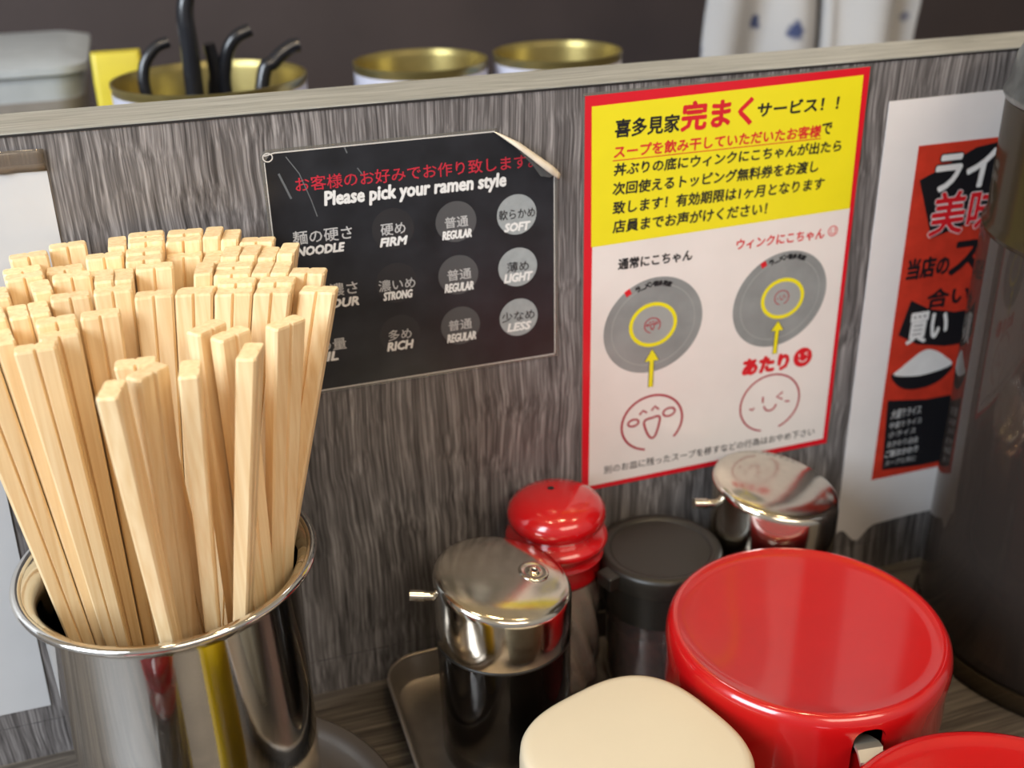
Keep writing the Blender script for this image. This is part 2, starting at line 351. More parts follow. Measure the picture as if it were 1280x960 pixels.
# ------------------------------------------------------------------ holder, saucer, chopsticks
HX, HY, RZ = -0.2088, -0.0765, 0.153
sc_ = mesh('saucer', *lathe([(0, .0015), (.0675, .0015), (.0695, .0022), (.0765, .0088), (.0835, .0115), (.0862, .0120), (.0872, .0112), (.0866, .0100), (.083, .0095), (.0755, .0068), (.0685, .0), (0, .0)], 96), M['saucer'], smooth=True, sharp=40, loc=(-.2118, -.0960, 0))
tag(sc_, 'shallow round steel dish under the tall chopstick pot', 'dish')
hold = empty('chopstick_holder', (HX, HY, .0016), 'tall polished steel pot with a flared rolled rim, full of chopsticks', 'pot')
HB = lathe([(0, .0), (.0455, .0), (.0475, .0015), (.0490, .006), (.0500, .03), (.0507, .09), (.0512, .140), (.0522, .1445), (.0545, .1475), (.0575, .1492),
            (.0573, .1500), (.0540, .1485), (.0515, .1460), (.0502, .1400), (.0497, .09), (.0490, .03), (.0480, .006), (.046, .0035), (0, .003)], 96)
mesh('pot_body', *HB, M['steel'], hold, smooth=True, sharp=50)
rimp = [(.0576 + .0021*cos(a), .1494 + .0017*sin(a)) for a in [2*pi*i/12 for i in range(12)]]
mesh('rim', *lathe(rimp, 96, close=True), M['steel'], hold, smooth=True)

# a pair of chopsticks: two squared sticks still joined along a groove, long axis of the section = local X
PW, PD = 0.0142, 0.0071
def pair_outline(w, d):
    hw, hd, c, g, gd = w/2, d/2, 0.0009*w/PW, 0.0008*w/PW, 0.0014*w/PW
    return [(-hw, -hd+c), (-hw+c, -hd), (-g, -hd), (0, -hd+gd), (g, -hd), (hw-c, -hd), (hw, -hd+c), (hw, hd-c), (hw-c, hd), (g, hd), (0, hd-gd), (-g, hd), (-hw+c, hd), (-hw, hd-c)]
def pair_mesh(name, base, top, ang, s_top, s_bot):
    """base/top are section centres; ang turns the long side of the section"""
    base, top = Vector(base), Vector(top); ax = top-base; Ln = ax.length
    vs, fs = [], []
    rows = [(0, s_bot), (0.5, (s_bot+s_top)/2), (1-0.0009/Ln, s_top), (1.0, 0.93*s_top)]
    n = 14; c, sn = cos(ang), sin(ang)
    for t, sc in rows:
        for x, y in pair_outline(PW*sc, PD*sc): vs.append(ax*t + Vector((c*x-sn*y, sn*x+c*y, 0)))
    for k in range(len(rows)-1):
        for i in range(n):
            j = (i+1) % n; fs.append((k*n+i, k*n+j, (k+1)*n+j, (k+1)*n+i))
    for k in (0, len(rows)-1):
        for q in ([0, 1, 2, 3, 10, 11, 12, 13], [3, 4, 5, 6, 7, 8, 9, 10]): fs.append(tuple(k*n+i for i in q))
    return mesh(name, vs, fs, M['stick'], loc=base)
ZB = 0.006
# each pair: top x, y, z; foot x, y; turn; section scale at top and foot
FRONT = [(-0.21353,-0.12854,0.2523,-0.20684,-0.10606,1.355,1.000,0.500), (-0.20222,-0.11400,0.2505,-0.21030,-0.09788,0.735,1.000,0.500), (-0.20608,-0.10248,0.2494,-0.19211,-0.09283,3.114,1.000,0.500), (-0.18847,-0.11879,0.2513,-0.20286,-0.09720,1.465,1.000,0.500), (-0.16767,-0.11495,0.2529,-0.20314,-0.10930,1.239,1.000,0.500), (-0.17263,-0.09224,0.2511,-0.17859,-0.10645,0.598,1.000,0.500), (-0.18048,-0.08559,0.2521,-0.18827,-0.11002,0.685,1.000,0.500), (-0.15248,-0.09026,0.2517,-0.18453,-0.08872,0.532,1.000,0.500), (-0.13698,-0.07352,0.2564,-0.20030,-0.08664,2.706,1.000,0.500)]
PACK = [(-0.21656,-0.07113,0.2571,-0.22197,-0.08124,0.007,0.985,0.274), (-0.23172,-0.07219,0.2572,-0.22618,-0.08153,0.101,0.985,0.274), (-0.23100,-0.07936,0.2545,-0.22600,-0.08351,0.091,0.977,0.274), (-0.24956,-0.07878,0.2561,-0.23116,-0.08336,1.784,0.982,0.274), (-0.26152,-0.07802,0.2567,-0.23448,-0.08315,0.259,0.983,0.274), (-0.25983,-0.08492,0.2583,-0.23396,-0.08507,0.253,0.988,0.274), (-0.15153,-0.06550,0.2593,-0.20401,-0.07970,2.841,0.991,0.274), (-0.15402,-0.07242,0.2578,-0.20461,-0.08160,2.838,0.987,0.274), (-0.16623,-0.06153,0.2594,-0.20808,-0.07861,2.921,0.991,0.274), (-0.16810,-0.06861,0.2581,-0.20853,-0.08055,2.920,0.988,0.274), (-0.18145,-0.05890,0.2569,-0.21220,-0.07783,2.961,0.984,0.274), (-0.18244,-0.06583,0.2590,-0.21254,-0.07979,2.957,0.990,0.274), (-0.19658,-0.05725,0.2564,-0.21639,-0.07736,3.055,0.983,0.274), (-0.19696,-0.06418,0.2595,-0.21657,-0.07934,3.054,0.992,0.274), (-0.21155,-0.05639,0.2604,-0.22060,-0.07721,3.125,0.994,0.274), (-0.22677,-0.05700,0.2603,-0.22480,-0.07738,0.064,0.994,0.274), (-0.23787,-0.06188,0.2588,-0.22787,-0.07870,1.730,0.990,0.274), (-0.24497,-0.06301,0.2588,-0.22984,-0.07901,1.721,0.989,0.274), (-0.25263,-0.06451,0.2595,-0.23194,-0.07943,1.782,0.992,0.274), (-0.25950,-0.06609,0.2576,-0.23389,-0.07984,1.778,0.986,0.274), (-0.13891,-0.06196,0.2601,-0.20057,-0.07874,2.773,0.993,0.274), (-0.14830,-0.05492,0.2604,-0.20318,-0.07681,1.292,0.994,0.274), (-0.15522,-0.05285,0.2604,-0.20509,-0.07624,1.287,0.994,0.274), (-0.16546,-0.04662,0.2610,-0.20794,-0.07454,2.928,0.996,0.274), (-0.16701,-0.05376,0.2605,-0.20834,-0.07649,2.935,0.994,0.274), (-0.17731,-0.04799,0.2616,-0.21122,-0.07493,1.423,0.997,0.274), (-0.19556,-0.04210,0.2628,-0.21625,-0.07336,3.091,1.001,0.274), (-0.20723,-0.04536,0.2619,-0.21943,-0.07422,1.554,0.998,0.274), (-0.21447,-0.04517,0.2624,-0.22143,-0.07418,1.548,1.000,0.274), (-0.22625,-0.04207,0.2629,-0.22465,-0.07335,0.084,1.001,0.274), (-0.23728,-0.04679,0.2618,-0.22768,-0.07461,1.740,0.998,0.274), (-0.25209,-0.04935,0.2617,-0.23175,-0.07531,1.748,0.998,0.274), (-0.25878,-0.05112,0.2573,-0.23370,-0.07568,1.746,0.985,0.274), (-0.14342,-0.04065,0.2630,-0.20200,-0.07297,1.260,1.001,0.274), (-0.15121,-0.03877,0.2616,-0.20405,-0.07240,1.293,0.998,0.274), (-0.15801,-0.03667,0.2627,-0.20597,-0.07187,1.288,1.000,0.274), (-0.16565,-0.03520,0.2626,-0.20806,-0.07146,1.359,1.000,0.274), (-0.17298,-0.03388,0.2611,-0.21001,-0.07104,1.362,0.996,0.274), (-0.18386,-0.02876,0.2613,-0.21301,-0.06964,3.044,0.997,0.274), (-0.19878,-0.02691,0.2648,-0.21717,-0.06929,3.113,1.006,0.274), (-0.19913,-0.03432,0.2640,-0.21725,-0.07128,3.103,1.004,0.274), (-0.21408,-0.02668,0.2643,-0.22133,-0.06921,3.132,1.005,0.274), (-0.21421,-0.03464,0.2598,-0.22133,-0.07120,0.002,0.992,0.274), (-0.22946,-0.02787,0.2614,-0.22554,-0.06940,0.087,0.997,0.274), (-0.24468,-0.02928,0.2633,-0.22969,-0.06987,0.148,1.002,0.274), (-0.24361,-0.03651,0.2631,-0.22940,-0.07184,0.151,1.002,0.274), (-0.15405,-0.02628,0.2634,-0.20493,-0.06905,2.879,1.003,0.274), (-0.16402,-0.02009,0.2649,-0.20772,-0.06744,1.375,1.007,0.274), (-0.17098,-0.01835,0.2664,-0.20967,-0.06704,1.380,1.011,0.274), (-0.18198,-0.01325,0.2662,-0.21265,-0.06565,3.019,1.010,0.274), (-0.18293,-0.02067,0.2655,-0.21288,-0.06763,3.031,1.009,0.274), (-0.19742,-0.01185,0.2666,-0.21684,-0.06529,3.115,1.012,0.274), (-0.19761,-0.01925,0.2664,-0.21689,-0.06728,3.115,1.011,0.274), (-0.20905,-0.01535,0.2658,-0.21998,-0.06620,1.571,1.009,0.274), (-0.22815,-0.01223,0.2659,-0.22516,-0.06536,0.081,1.010,0.274), (-0.24241,-0.02098,0.2662,-0.22902,-0.06774,0.153,1.010,0.274), (-0.23855,-0.08845,0.2543,-0.22811,-0.08606,0.040,0.977,0.274), (-0.25996,-0.03956,0.2622,-0.23389,-0.07264,0.156,0.999,0.274)]
FRONT_LABELS = [
 'edge-on short chopstick pair, leftmost of the short ones at the front of the pot',
 'short chopstick pair with its broad grooved side forward, touching the leftmost edge-on pair',
 'short chopstick pair half hidden behind the two leftmost short pairs',
 'narrow edge-on chopstick pair standing alone in the front middle of the pot',
 'edge-on chopstick pair at the front right with a slanting grooved top',
 'shorter chopstick pair with a broad side, just left of the slanting edge-on pair',
 'shorter chopstick pair behind the lone edge-on pair in the front middle',
 'shorter chopstick pair at the right of the pot, in front of the rightmost tall pairs',
 'broad tall chopstick pair farthest right in the pot, overlapping the black menu card']
for (x, y, z, bx, by, ang, st, sb), lab in zip(FRONT, FRONT_LABELS):
    tag(pair_mesh('chopstick_pair', (bx, by, ZB), (x, y, z), ang, st, sb), lab, 'chopsticks', 'chopstick pairs around the front rim of the pot')
for x, y, z, bx, by, ang, st, sb in PACK:
    o = pair_mesh('chopstick_pair', (bx, by, ZB), (x, y, z), ang, st, sb)
    if y > -.034: lab = 'tall wooden chopstick pair in the back rows of the pot, nearest the panel'
    elif x < -.231: lab = 'tall wooden chopstick pair packed on the left side of the pot'
    elif x > -.170: lab = 'tall wooden chopstick pair packed on the right side of the pot'
    elif y < -.060: lab = 'tall wooden chopstick pair in the front middle row, just behind the short ones'
    else: lab = 'tall wooden chopstick pair packed in the middle of the bundle'
    tag(o, lab, 'chopsticks', lab.replace('tall wooden chopstick pair', 'chopstick pairs'))

# ------------------------------------------------------------------ tray
def rrect(x0, x1, y0, y1, r, n=8):
    out = []
    for cx, cy, a in ((x1-r, y1-r, 0), (x0+r, y1-r, pi/2), (x0+r, y0+r, pi), (x1-r, y0+r, 1.5*pi)):
        for i in range(n+1): out.append((cx+r*cos(a+pi/2*i/n), cy+r*sin(a+pi/2*i/n)))
    return out
def loft(sections):
    """sections: list of (outline, z), equal counts; capped"""
    n = len(sections[0][0]); V, F = [], []
    for o, z in sections: V += [(x, y, z) for x, y in o]
    for k in range(len(sections)-1):
        for i in range(n): F.append((k*n+i, k*n+(i+1) % n, (k+1)*n+(i+1) % n, (k+1)*n+i))
    F.append(tuple(range(n))[::-1]); F.append(tuple((len(sections)-1)*n+i for i in range(n)))
    return V, F
TX0, TX1, TY0, TY1 = -.1155, .1265, -.2250, -.0028
def trr(d, z, r=.019): return (rrect(TX0+d, TX1-d, TY0+d, TY1-d, max(r-d, .003)), z)
tr = empty('condiment_tray', ((TX0+TX1)/2, (TY0+TY1)/2, 0), 'dull steel rectangular tray with rounded corners holding the condiments', 'tray')
tm = mesh('tray_body', *loft([trr(.006, 0), trr(.0045, .001), trr(.0015, .0135), trr(.0, .0150), trr(.0007, .0154), trr(.0018, .0140), trr(.0055, .0022), trr(.008, .0012)]), M['tray'], tr, smooth=True, sharp=40)
tm.location = -Vector(tr.location)
o = mesh('rolled_edge', *tube([(x, y, .0150) for x, y in rrect(TX0+.0005, TX1-.0005, TY0+.0005, TY1-.0005, .0185)] + [(TX1-.0005, TY1-.019, .0150)], .0011, 8), M['tray'], tr, smooth=True)
o.location = -Vector(tr.location)
TZ = 0.0013

# ------------------------------------------------------------------ soy sauce pots
def soy_pot(x, y, R, H, zr, label, spout_ang, hole=True, tilt=(0, 0)):
    t = empty('soy_sauce_dispenser', (x, y, TZ), label, 'sauce dispenser', 'soy sauce dispensers on the tray')
    z0 = zr-.001
    mesh('glass_body', *lathe([(0, 0), (R*.90, 0), (R*.96, .002), (R*.985, .006), (R*.985, z0-.003), (R*.965, z0-.0005), (R*.93, z0+.006), (0, z0+.006)], 64), M['glass_soy'], t, smooth=True, sharp=50)
    mesh('soy_sauce', *lathe([(0, .010), (R*.5, .0095), (R*.80, .008), (R*.90, .012), (R*.915, .02), (R*.915, z0-.0015), (0, z0-.0015)], 64), M['soy'], t, smooth=True, sharp=50)
    g = mesh('neck_ring', *lathe([(R*.96, z0-.001), (R*.992, z0-.0006), (R*.992, z0+.0006), (R*.96, z0+.001)], 64, close=True), M['black_plastic'], t, smooth=True)
    def slant(r, z, a):
        x_, y_ = r*cos(a), r*sin(a); k = min(1, max(0, (z-zr-.008)/(H-.012-zr)))
        return (x_, y_, z + k*(-.0022 - GX*x_ + GY*y_))
    GX, GY = .15, .10
    cap = lathe([(R*.985, zr), (R*1.0, zr+.0006), (R*1.0, zr+.012), (R*1.0, H-.0062), (R*.992, H-.0044), (R*.972, H-.0030), (R*.945, H-.0022), (R*.88, H-.0013), (R*.6, H-.0002), (R*.3, H+.0001), (R*.001, H+.0002)], 96, slant)
    cp = mesh('steel_cap', *cap, M['cap_steel'], t, smooth=True, sharp=55)
    top_at = lambda x_, y_: H-.0022 - GX*x_ + GY*y_
    d = Vector((cos(spout_ang), sin(spout_ang), 0))
    s = mesh('spout', *tube([d*(R*.93)+Vector((0, 0, H-.0125)), d*(R*1.12)+Vector((0, 0, H-.0118)), d*(R*1.13)+Vector((0, 0, H-.0118)), d*(R*1.34)+Vector((0, 0, H-.0108))], [.0021, .0021, .0027, .0027], 14), M['cap_steel'], t, smooth=True, sharp=40)
    if hole:
        c, s_ = cos(spout_ang+pi), sin(spout_ang+pi)
        vx, vy = .0150, -.0010; vz = top_at(vx, vy)
        h = mesh('vent_hole', *lathe([(.0012, .0002), (.0014, .0014), (.0024, .0014), (.0030, .0006), (.0044, .0003), (.0056, .0007), (.0064, .0008), (.0072, .0003), (.0074, -.001), (.0012, -.001)], 28, close=True), M['cap_steel'], t, smooth=True)
        h.location = (vx, vy, vz); h.rotation_euler = (GY, GX, 0)
        k = mesh('vent_opening', *lathe([(0, .0009), (.0013, .0009), (.0013, -.002), (0, -.002)], 16), M['seam'], t)
        k.location = (vx, vy, vz)
    return t
soy_pot(-.0662, -.0690, .0322, .1060, .0715, 'soy sauce dispenser at the left end of the tray, steel cap over dark sauce', radians(168))
soy_pot(.0925, -.0405, .0330, .1075, .0715, 'soy sauce dispenser behind the big red canister, its steel cap mirroring the poster', radians(172), hole=False)

# ------------------------------------------------------------------ red shaker
def flute(r, z, a):
    k = 1+0.06*cos(11*(a + z*18)) if r > .0200 else 1
    return (r*k*cos(a), r*k*sin(a), z)
def shaker(x, y, z, label):
    sh = empty('red_shaker', (x, y, z), label, 'shaker', 'red capped shakers')
    mesh('fluted_bottle', *lathe([(0, 0), (.018, 0), (.0205, .0015), (.0215, .006)] + [(.0214, .006+.0045*q) for q in range(1, 13)] + [(.0206, .070), (.0190, .073), (.0180, .072), (.0182, .06), (.0182, .008), (.016, .005), (0, .005)], 132, flute), M['flute_glass'], sh, smooth=True)
    def ridged(r, z, a):
        k = 1+0.10*cos(11*(a + z*18)) if r > .0160 else 1
        return (r*k*cos(a), r*k*sin(a), z)
    mesh('spice', *lathe([(0, .0055), (.0150, .0056), (.0164, .009)] + [(.0164, .009+.0045*q) for q in range(1, 13)] + [(.0164, .066), (.010, .068), (0, .068)], 132, ridged), M['spice'], sh, smooth=True)
    mesh('red_cap', *lathe([(.0195, .0690), (.0222, .0700), (.0226, .0720), (.0226, .0800), (.0240, .0815), (.0232, .0830), (.0228, .0845), (.0238, .0860), (.0254, .0885), (.0262, .0905), (.0255, .0925), (.0220, .0948),
         (.0205, .0960), (.0213, .0972), (.0240, .0995), (.0250, .1030), (.0245, .1065), (.0218, .1100), (.0175, .1125), (.0110, .1142), (.005, .1148), (0, .1149)], 72), M['red_cap'], sh, smooth=True, sharp=60)
    hh = mesh('pour_hole', *lathe([(0, .1150), (.0013, .11505), (.0018, .1149), (.0013, .1140), (0, .1138)], 16), M['seam'], sh); hh.location = (-.001, .0050, -.0001)
shaker(-.0248, -.0282, TZ, 'spice shaker with bulbous red cap on fluted glass, standing against the panel')
shaker(-.2420, -.1850, 0, 'red capped shaker seen only as a reflection in the steel pot')
yb_ = empty('squeeze_bottle', (-.1600, -.1900, 0), 'yellow bottle seen only as a reflection in the steel pot', 'bottle')
mesh('bottle_body', *lathe([(0, 0), (.019, 0), (.0215, .002), (.022, .006), (.022, .070), (.020, .078), (.011, .085), (.009, .088), (0, .088)], 48), M['yellow_bottle'], yb_, smooth=True, sharp=50)
mesh('cap', *lathe([(.0088, .0875), (.0105, .088), (.0100, .094), (.004, .104), (.0025, .106), (0, .106)], 32), M['red_cap'], yb_, smooth=True, sharp=50)

# ------------------------------------------------------------------ black lidded jar
JX, JY = .0270, -.0420
jar = empty('condiment_jar', (JX, JY, TZ), 'small glass jar of dark red chili with a flat black screw lid and side tab', 'jar')
mesh('glass_body', *lathe([(0, 0), (.024, 0), (.0268, .002), (.0275, .006), (.0275, .044), (.0268, .049), (.0255, .053), (.0255, .060), (0, .060)], 64), M['jar_glass'], jar, smooth=True, sharp=50)
mesh('chili', *lathe([(0, .002), (.0235, .002), (.0252, .005), (.0252, .037), (.020, .039), (0, .038)], 48), M['chili'], jar, smooth=True, sharp=50)
mesh('screw_collar', *lathe([(.0262, .0475), (.0285, .0480), (.0287, .0500), (.0287, .0690), (.0262, .0695)], 64, close=True), M['black_plastic'], jar, smooth=True, sharp=40)
lid = mesh('black_lid', *lathe([(.0290, .0685), (.0318, .0690), (.0321, .0705), (.0321, .0775), (.0314, .0792), (.0299, .0800), (.0268, .0800), (.0258, .0794), (.0252, .0788), (.010, .0786), (0, .0786)], 72), M['black_plastic'], jar, smooth=True, sharp=40)
a = radians(198)
tb = mesh('lid_tab', *loft([(rrect(-.0044, .0030, -.0052, .0052, .0012, 3), .0712), (rrect(-.0044, .0030, -.0052, .0052, .0012, 3), .0775), (rrect(-.0038, .0030, -.0046, .0046, .001, 3), .0782)]), M['black_plastic'], jar)
tb.location = (.0338*cos(a), .0338*sin(a), 0); tb.rotation_euler = (0, 0, a-pi)

# ------------------------------------------------------------------ red canisters
def canister(x, y, R, H, label, slot_ang=None, name='red_canister', tilt=(0, 0)):
    t = empty(name, (x, y, TZ), label, 'canister', 'red condiment canisters')
    hz = H-.034
    mesh('canister_body', *lathe([(0, 0), (R*.86, 0), (R*.90, .002), (R*.92, .008), (R*.93, hz+.012), (R*.90, hz+.012), (R*.885, .010), (R*.85, .004), (0, .004)], 80), M['red'], t, smooth=True, sharp=50)
    prof = [(R*.965, hz), (R*.99, hz), (R*.985, hz+.015), (R*1.0, H-.010), (R*.998, H-.0065), (R*.985, H-.0030), (R*.960, H-.0008), (R*.935, H-.0001), (R*.915, H-.0003)] + [(R*.90*q/12, H-.0007-.0046*(1-(q/12)**2)) for q in range(12, 0, -1)] + [(0, H-.0053),
            (0, H-.0075), (R*.80, H-.0056), (R*.92, H-.0040), (R*.955, H-.0095)]
    vs, fs = lathe(prof, 96)
    n = 96
    fs += [(len(vs)-n+i, len(vs)-n+(i+1) % n, (i+1) % n, i) for i in range(n)]
    L = mesh('canister_lid', vs, fs, M['red'], t, smooth=True, sharp=60); L.rotation_euler = (tilt[0], tilt[1], 0)
    if slot_ang is not None:
        cv, cf = loft([(rrect(-.0070, .0070, -.03, .0125, .0055, 6), -.010), (rrect(-.0070, .0070, -.03, .0125, .0055, 6), .010)])
        cu = mesh('cutter', cv, cf, M['red'])
        # loft axis -> radial direction, its +y -> up
        d = Vector((cos(slot_ang), sin(slot_ang), 0)); tx = Vector((-d.y, d.x, 0))
        cu.matrix_world = Matrix(((tx.x, 0, d.x, d.x*R*.98), (tx.y, 0, d.y, d.y*R*.98), (0, 1, 0, hz+.0155), (0, 0, 0, 1)))
        cu.parent = None
        bo = L.modifiers.new('slot', 'BOOLEAN'); bo.object = cu; bo.operation = 'DIFFERENCE'; bo.solver = 'EXACT'
        Lw = L.parent; L.parent = None; bpy.context.view_layer.update()
        me = bpy.data.meshes.new_from_object(L.evaluated_get(bpy.context.evaluated_depsgraph_get()))
        L.modifiers.clear(); L.data = me; L.parent = Lw
        bpy.data.objects.remove(cu)
        me.polygons.foreach_set('use_smooth', [True]*len(me.polygons)); me.set_sharp_from_angle(angle=radians(45))
    return t
LX, LY, LR, LH = .0578, -.1310, .0629, .0890
SA = radians(-97)
canister(LX, LY, LR, LH, 'large round red canister with a dished lid, in the middle of the tray', SA)
canister(.0640, -.2690, .0690, .0840, 'red canister cut off by the bottom right corner, only its lid edge showing')
d = Vector((cos(SA), sin(SA), 0))
sp = empty('serving_spoon', (LX, LY, TZ), 'steel spoon whose handle pokes through the notch of the large red lid', 'spoon')
tx = Vector((-d.y, d.x, 0))
def strip(path, wds, th):
    V, F = [], []
    for p, wd in zip(path, wds):
        for s1, s2 in ((-1, -1), (1, -1), (1, 1), (-1, 1)): V.append(p + tx*wd/2*s1 + Vector((0, 0, th/2*s2)))
    for i in range(len(path)-1):
        for k in range(4): F.append((i*4+k, i*4+(k+1) % 4, (i+1)*4+(k+1) % 4, (i+1)*4+k))
    F.append((0, 1, 2, 3)); F.append(tuple((len(path)-1)*4+k for k in (3, 2, 1, 0)))
    return V, F
pth = [d*(.030) + Vector((0, 0, .040)), d*(.046) + Vector((0, 0, .0655)), d*(.055) + Vector((0, 0, .0715)), d*(.0620) + Vector((-.001, 0, .0752)), d*(.0672) + Vector((-.0025, 0, .0775)), d*(.0725) + Vector((-.0045, 0, .0762))]
mesh('handle', *strip(pth, [.006, .0075, .0090, .0105, .0110, .0095], .0018), M['spoon_steel'], sp, smooth=True, sharp=35)
bo_ = mesh('bowl', *lathe([(0, -.006), (.008, -.0045), (.013, .0), (.0125, .0003), (.0075, -.0038), (0, -.0052)], 24), M['cap_steel'], sp, smooth=True); bo_.location = d*.022 + Vector((0, 0, .036)); 

# ------------------------------------------------------------------ white box
WX, WY, WH, WA = -.0440, -.1735, .0845, radians(17)
def sq(hw, n=2.9, k=72): 
    return [(hw*math.copysign(abs(cos(a))**(2/n), cos(a)), hw*math.copysign(abs(sin(a))**(2/n), sin(a))) for a in [2*pi*i/k for i in range(k)]]
wb = empty('white_container', (WX, WY, TZ), 'cream white rounded square plastic box at the front of the tray', 'box', rz=WA)
h_ = .0420
mesh('box_body', *loft([(sq(h_*.86), 0), (sq(h_*.90), .002), (sq(h_*.955), .056), (sq(h_*.955), .060)]), M['cream'], wb, smooth=True, sharp=40)
mesh('box_lid', *loft([(sq(h_*.965), .0570), (sq(h_*1.0), .0572), (sq(h_*.995), .076), (sq(h_*.985), WH-.0030), (sq(h_*.965), WH-.0012), (sq(h_*.93), WH-.0003), (sq(h_*.88), WH), (sq(h_*.5), WH+.0002), (sq(h_*.1), WH+.0003)]), M['cream'], wb, smooth=True, sharp=50)

# ------------------------------------------------------------------ pitcher
PX_, PY_, PR = .2615, -.0900, .0850
pt = empty('water_pitcher', (PX_, PY_, 0), 'tall smoky brown plastic pitcher with a grey lid at the right edge', 'pitcher')
mesh('base_ring', *lathe([(.070, 0), (.0855, 0), (.0868, .002), (.0864, .007), (.0850, .010), (.076, .011), (.070, .010)], 96, close=True), M['smoky_collar'], pt, smooth=True, sharp=50)
mesh('pitcher_body', *lathe([(0, .004), (.074, .004), (PR-.0030, .008), (PR-.001, .014), (PR-.002, .234), (PR-.0045, .234), (PR-.0040, .016), (.072, .009), (0, .008)], 96), M['smoky'], pt, smooth=True, sharp=50)
mesh('collar', *lathe([(PR-.002, .2342), (PR-.0015, .2362), (PR-.0035, .240), (PR-.0035, .2955), (PR-.006, .2955), (PR-.006, .2342)], 96, close=True), M['smoky_collar'], pt, smooth=True, sharp=40)
mesh('tea', *lathe([(0, .0095), (.070, .0105), (.0775, .018), (.0775, .085), (0, .085)], 64), M['tea'], pt, smooth=True, sharp=40)
mesh('lid', *lathe([(.070, .2960), (.0822, .2962), (.0832, .2985), (.0824, .3010), (.0812, .3030), (.0806, .3060), (.0795, .3150), (.0762, .3220), (.068, .3280), (.050, .3320), (.02, .334), (0, .334)], 96), M['lid_grey'], pt, smooth=True, sharp=50)
hb = mesh('handle', *tube(smooth_path([(PR-.002, 0, .225), (.105, 0, .228), (.122, 0, .205), (.124, 0, .13), (.110, 0, .075), (PR-.002, 0, .065)], 6), .008, 12), M['smoky_collar'], pt, smooth=True); hb.rotation_euler = (0, 0, radians(-25))

# ------------------------------------------------------------------ yellow notice
YL = 0.0006
po = empty('soup_notice', (.074, -.0001, .0965), 'laminated notice with a red border, yellow top and two printed bowls', 'notice')
def pch(name, parts, mat, label=None, par=None, at=None):
    par = par or po
    o = prints(name, parts, mat, par, label); o.location = -Vector(par.location); return o
pch('red_border_sheet', [prism([(-.3, 95.6), (148.3, 97.4), (148.3, 306.3), (-.3, 304.2)], .0001, YL)], M['poster_red'])
pch('white_panel', [prism([(3.5, 98.3), (145.6, 100.6), (145.9, 236.0), (4.0, 233.0)], YL, YL+.00004)], M['poster_white'])
pch('yellow_panel', [prism([(3.5, 232.0), (145.7, 235.3), (144.9, 302.6), (3.0, 299.3)], YL+.00004, YL+.00008)], M['poster_yellow'])
y1 = YL+.00014
def line(fn, item, mat, y, name='lettering', par=None):
    o = prints(name, [glyphs([item], y)], mat, par or fn)
    if par is None: o.location = -Vector(fn.location)
    return o
for it in [
    ('喜多見家', 14.7, 47.0, 284.0, 8.2, .26, .05), ('サービス！！', 88.3, 132.6, 287.2, 6.4, .26, .05), ('で', 124.8, 130.2, 275.2, 5.6, .2, .05),
    ('丼ぶりの底にウィンクにこちゃんが出たら', 14.6, 136.6, 265.9, 5.8, .2, .08), ('次回使えるトッピング無料券をお渡し', 14.1, 124.6, 256.6, 6.0, .2, .08),
    ('致します！有効期限は1ヶ月となります', 14.3, 129.1, 247.2, 6.2, .2, .08), ('店員までお声がけください！', 14.5, 97.6, 237.8, 6.3, .2, .08),
    ('通常にこちゃん', 17.7, 57.4, 218.7, 5.6, .2, .05), ('別のお皿に残ったスープを移すなどの行為はおやめ下さい', 12.1, 139.3, 104.2, 4.8, .05, 0)]: line(po, it, M['ink'], y1)
for it in [('完まく', 48.3, 85.2, 284.0, 13.2, .55, .05), ('スープを飲み干していただいたお客様', 14.4, 124.0, 274.3, 5.9, .2, .05),
    ('ウィンクにこちゃん', 82.0, 132.2, 220.9, 5.4, .16, .05), ('あたり', 91.2, 118.2, 149.2, 8.8, .75, 0)]: line(po, it, M['ink_red'], y1)
pch('underline', [ribbon([(13.7, 273.2), (124.5, 273.4)], .45, y1-.00003)], M['ink_red'])
pch('small_face_mark', [ribbon(ell(137.2, 224.3, 2.6, 2.6, n=28), .5, y1-.00003, True), ribbon([(136.2, 225.6), (136.2, 224.4)], .5, y1-.00003), ribbon([(138.9, 225.8), (137.9, 225.1), (139, 224.5)], .45, y1-.00003), ribbon(ell(137.3, 224.0, 1.3, 1.2, n=10, a0=pi, a1=2*pi), .45, y1-.00003)], M['ink_red'])
rd = pch('red_face_disc', [prism(ell(127.0, 154.3, 5.7, 5.7, n=36), y1-.00004, y1-.00001)], M['ink_red'])
prints('pale_smile', [ribbon([(124.8, 156.6), (124.8, 154.6)], .6, y1), ribbon([(129.9, 157.2), (128.0, 156.2), (130, 155.2)], .55, y1), ribbon(ell(127.2, 153.6, 2.4, 2.0, n=12, a0=pi*1.05, a1=2*pi*.97), .6, y1)], M['poster_white'], rd)
def shrink(b, k, cx, cz): return [(cx+(x-cx)*k, cz+(z-cz)*k) for x, z in b]
yb = YL+.00008
o1, o2 = ell(37.8, 186.2, 27.6, 25.6, radians(25), 64), ell(109.7, 190.2, 28.2, 25.3, radians(36), 64)
def arrow(tx_, tz_, bx, bz, hw, hl, sw):
    dx, dz = bx-tx_, bz-tz_; L_ = hypot(dx, dz); ux, uz = dx/L_, dz/L_; nx, nz = -uz, ux
    P = [(tx_, tz_), (tx_+ux*hl+nx*hw, tz_+uz*hl+nz*hw), (tx_+ux*hl+nx*sw, tz_+uz*hl+nz*sw), (bx+nx*sw, bz+nz*sw), (bx-nx*sw, bz-nz*sw), (tx_+ux*hl-nx*sw, tz_+uz*hl-nz*sw), (tx_+ux*hl-nx*hw, tz_+uz*hl-nz*hw)]
    return P
ya = yb+.00004
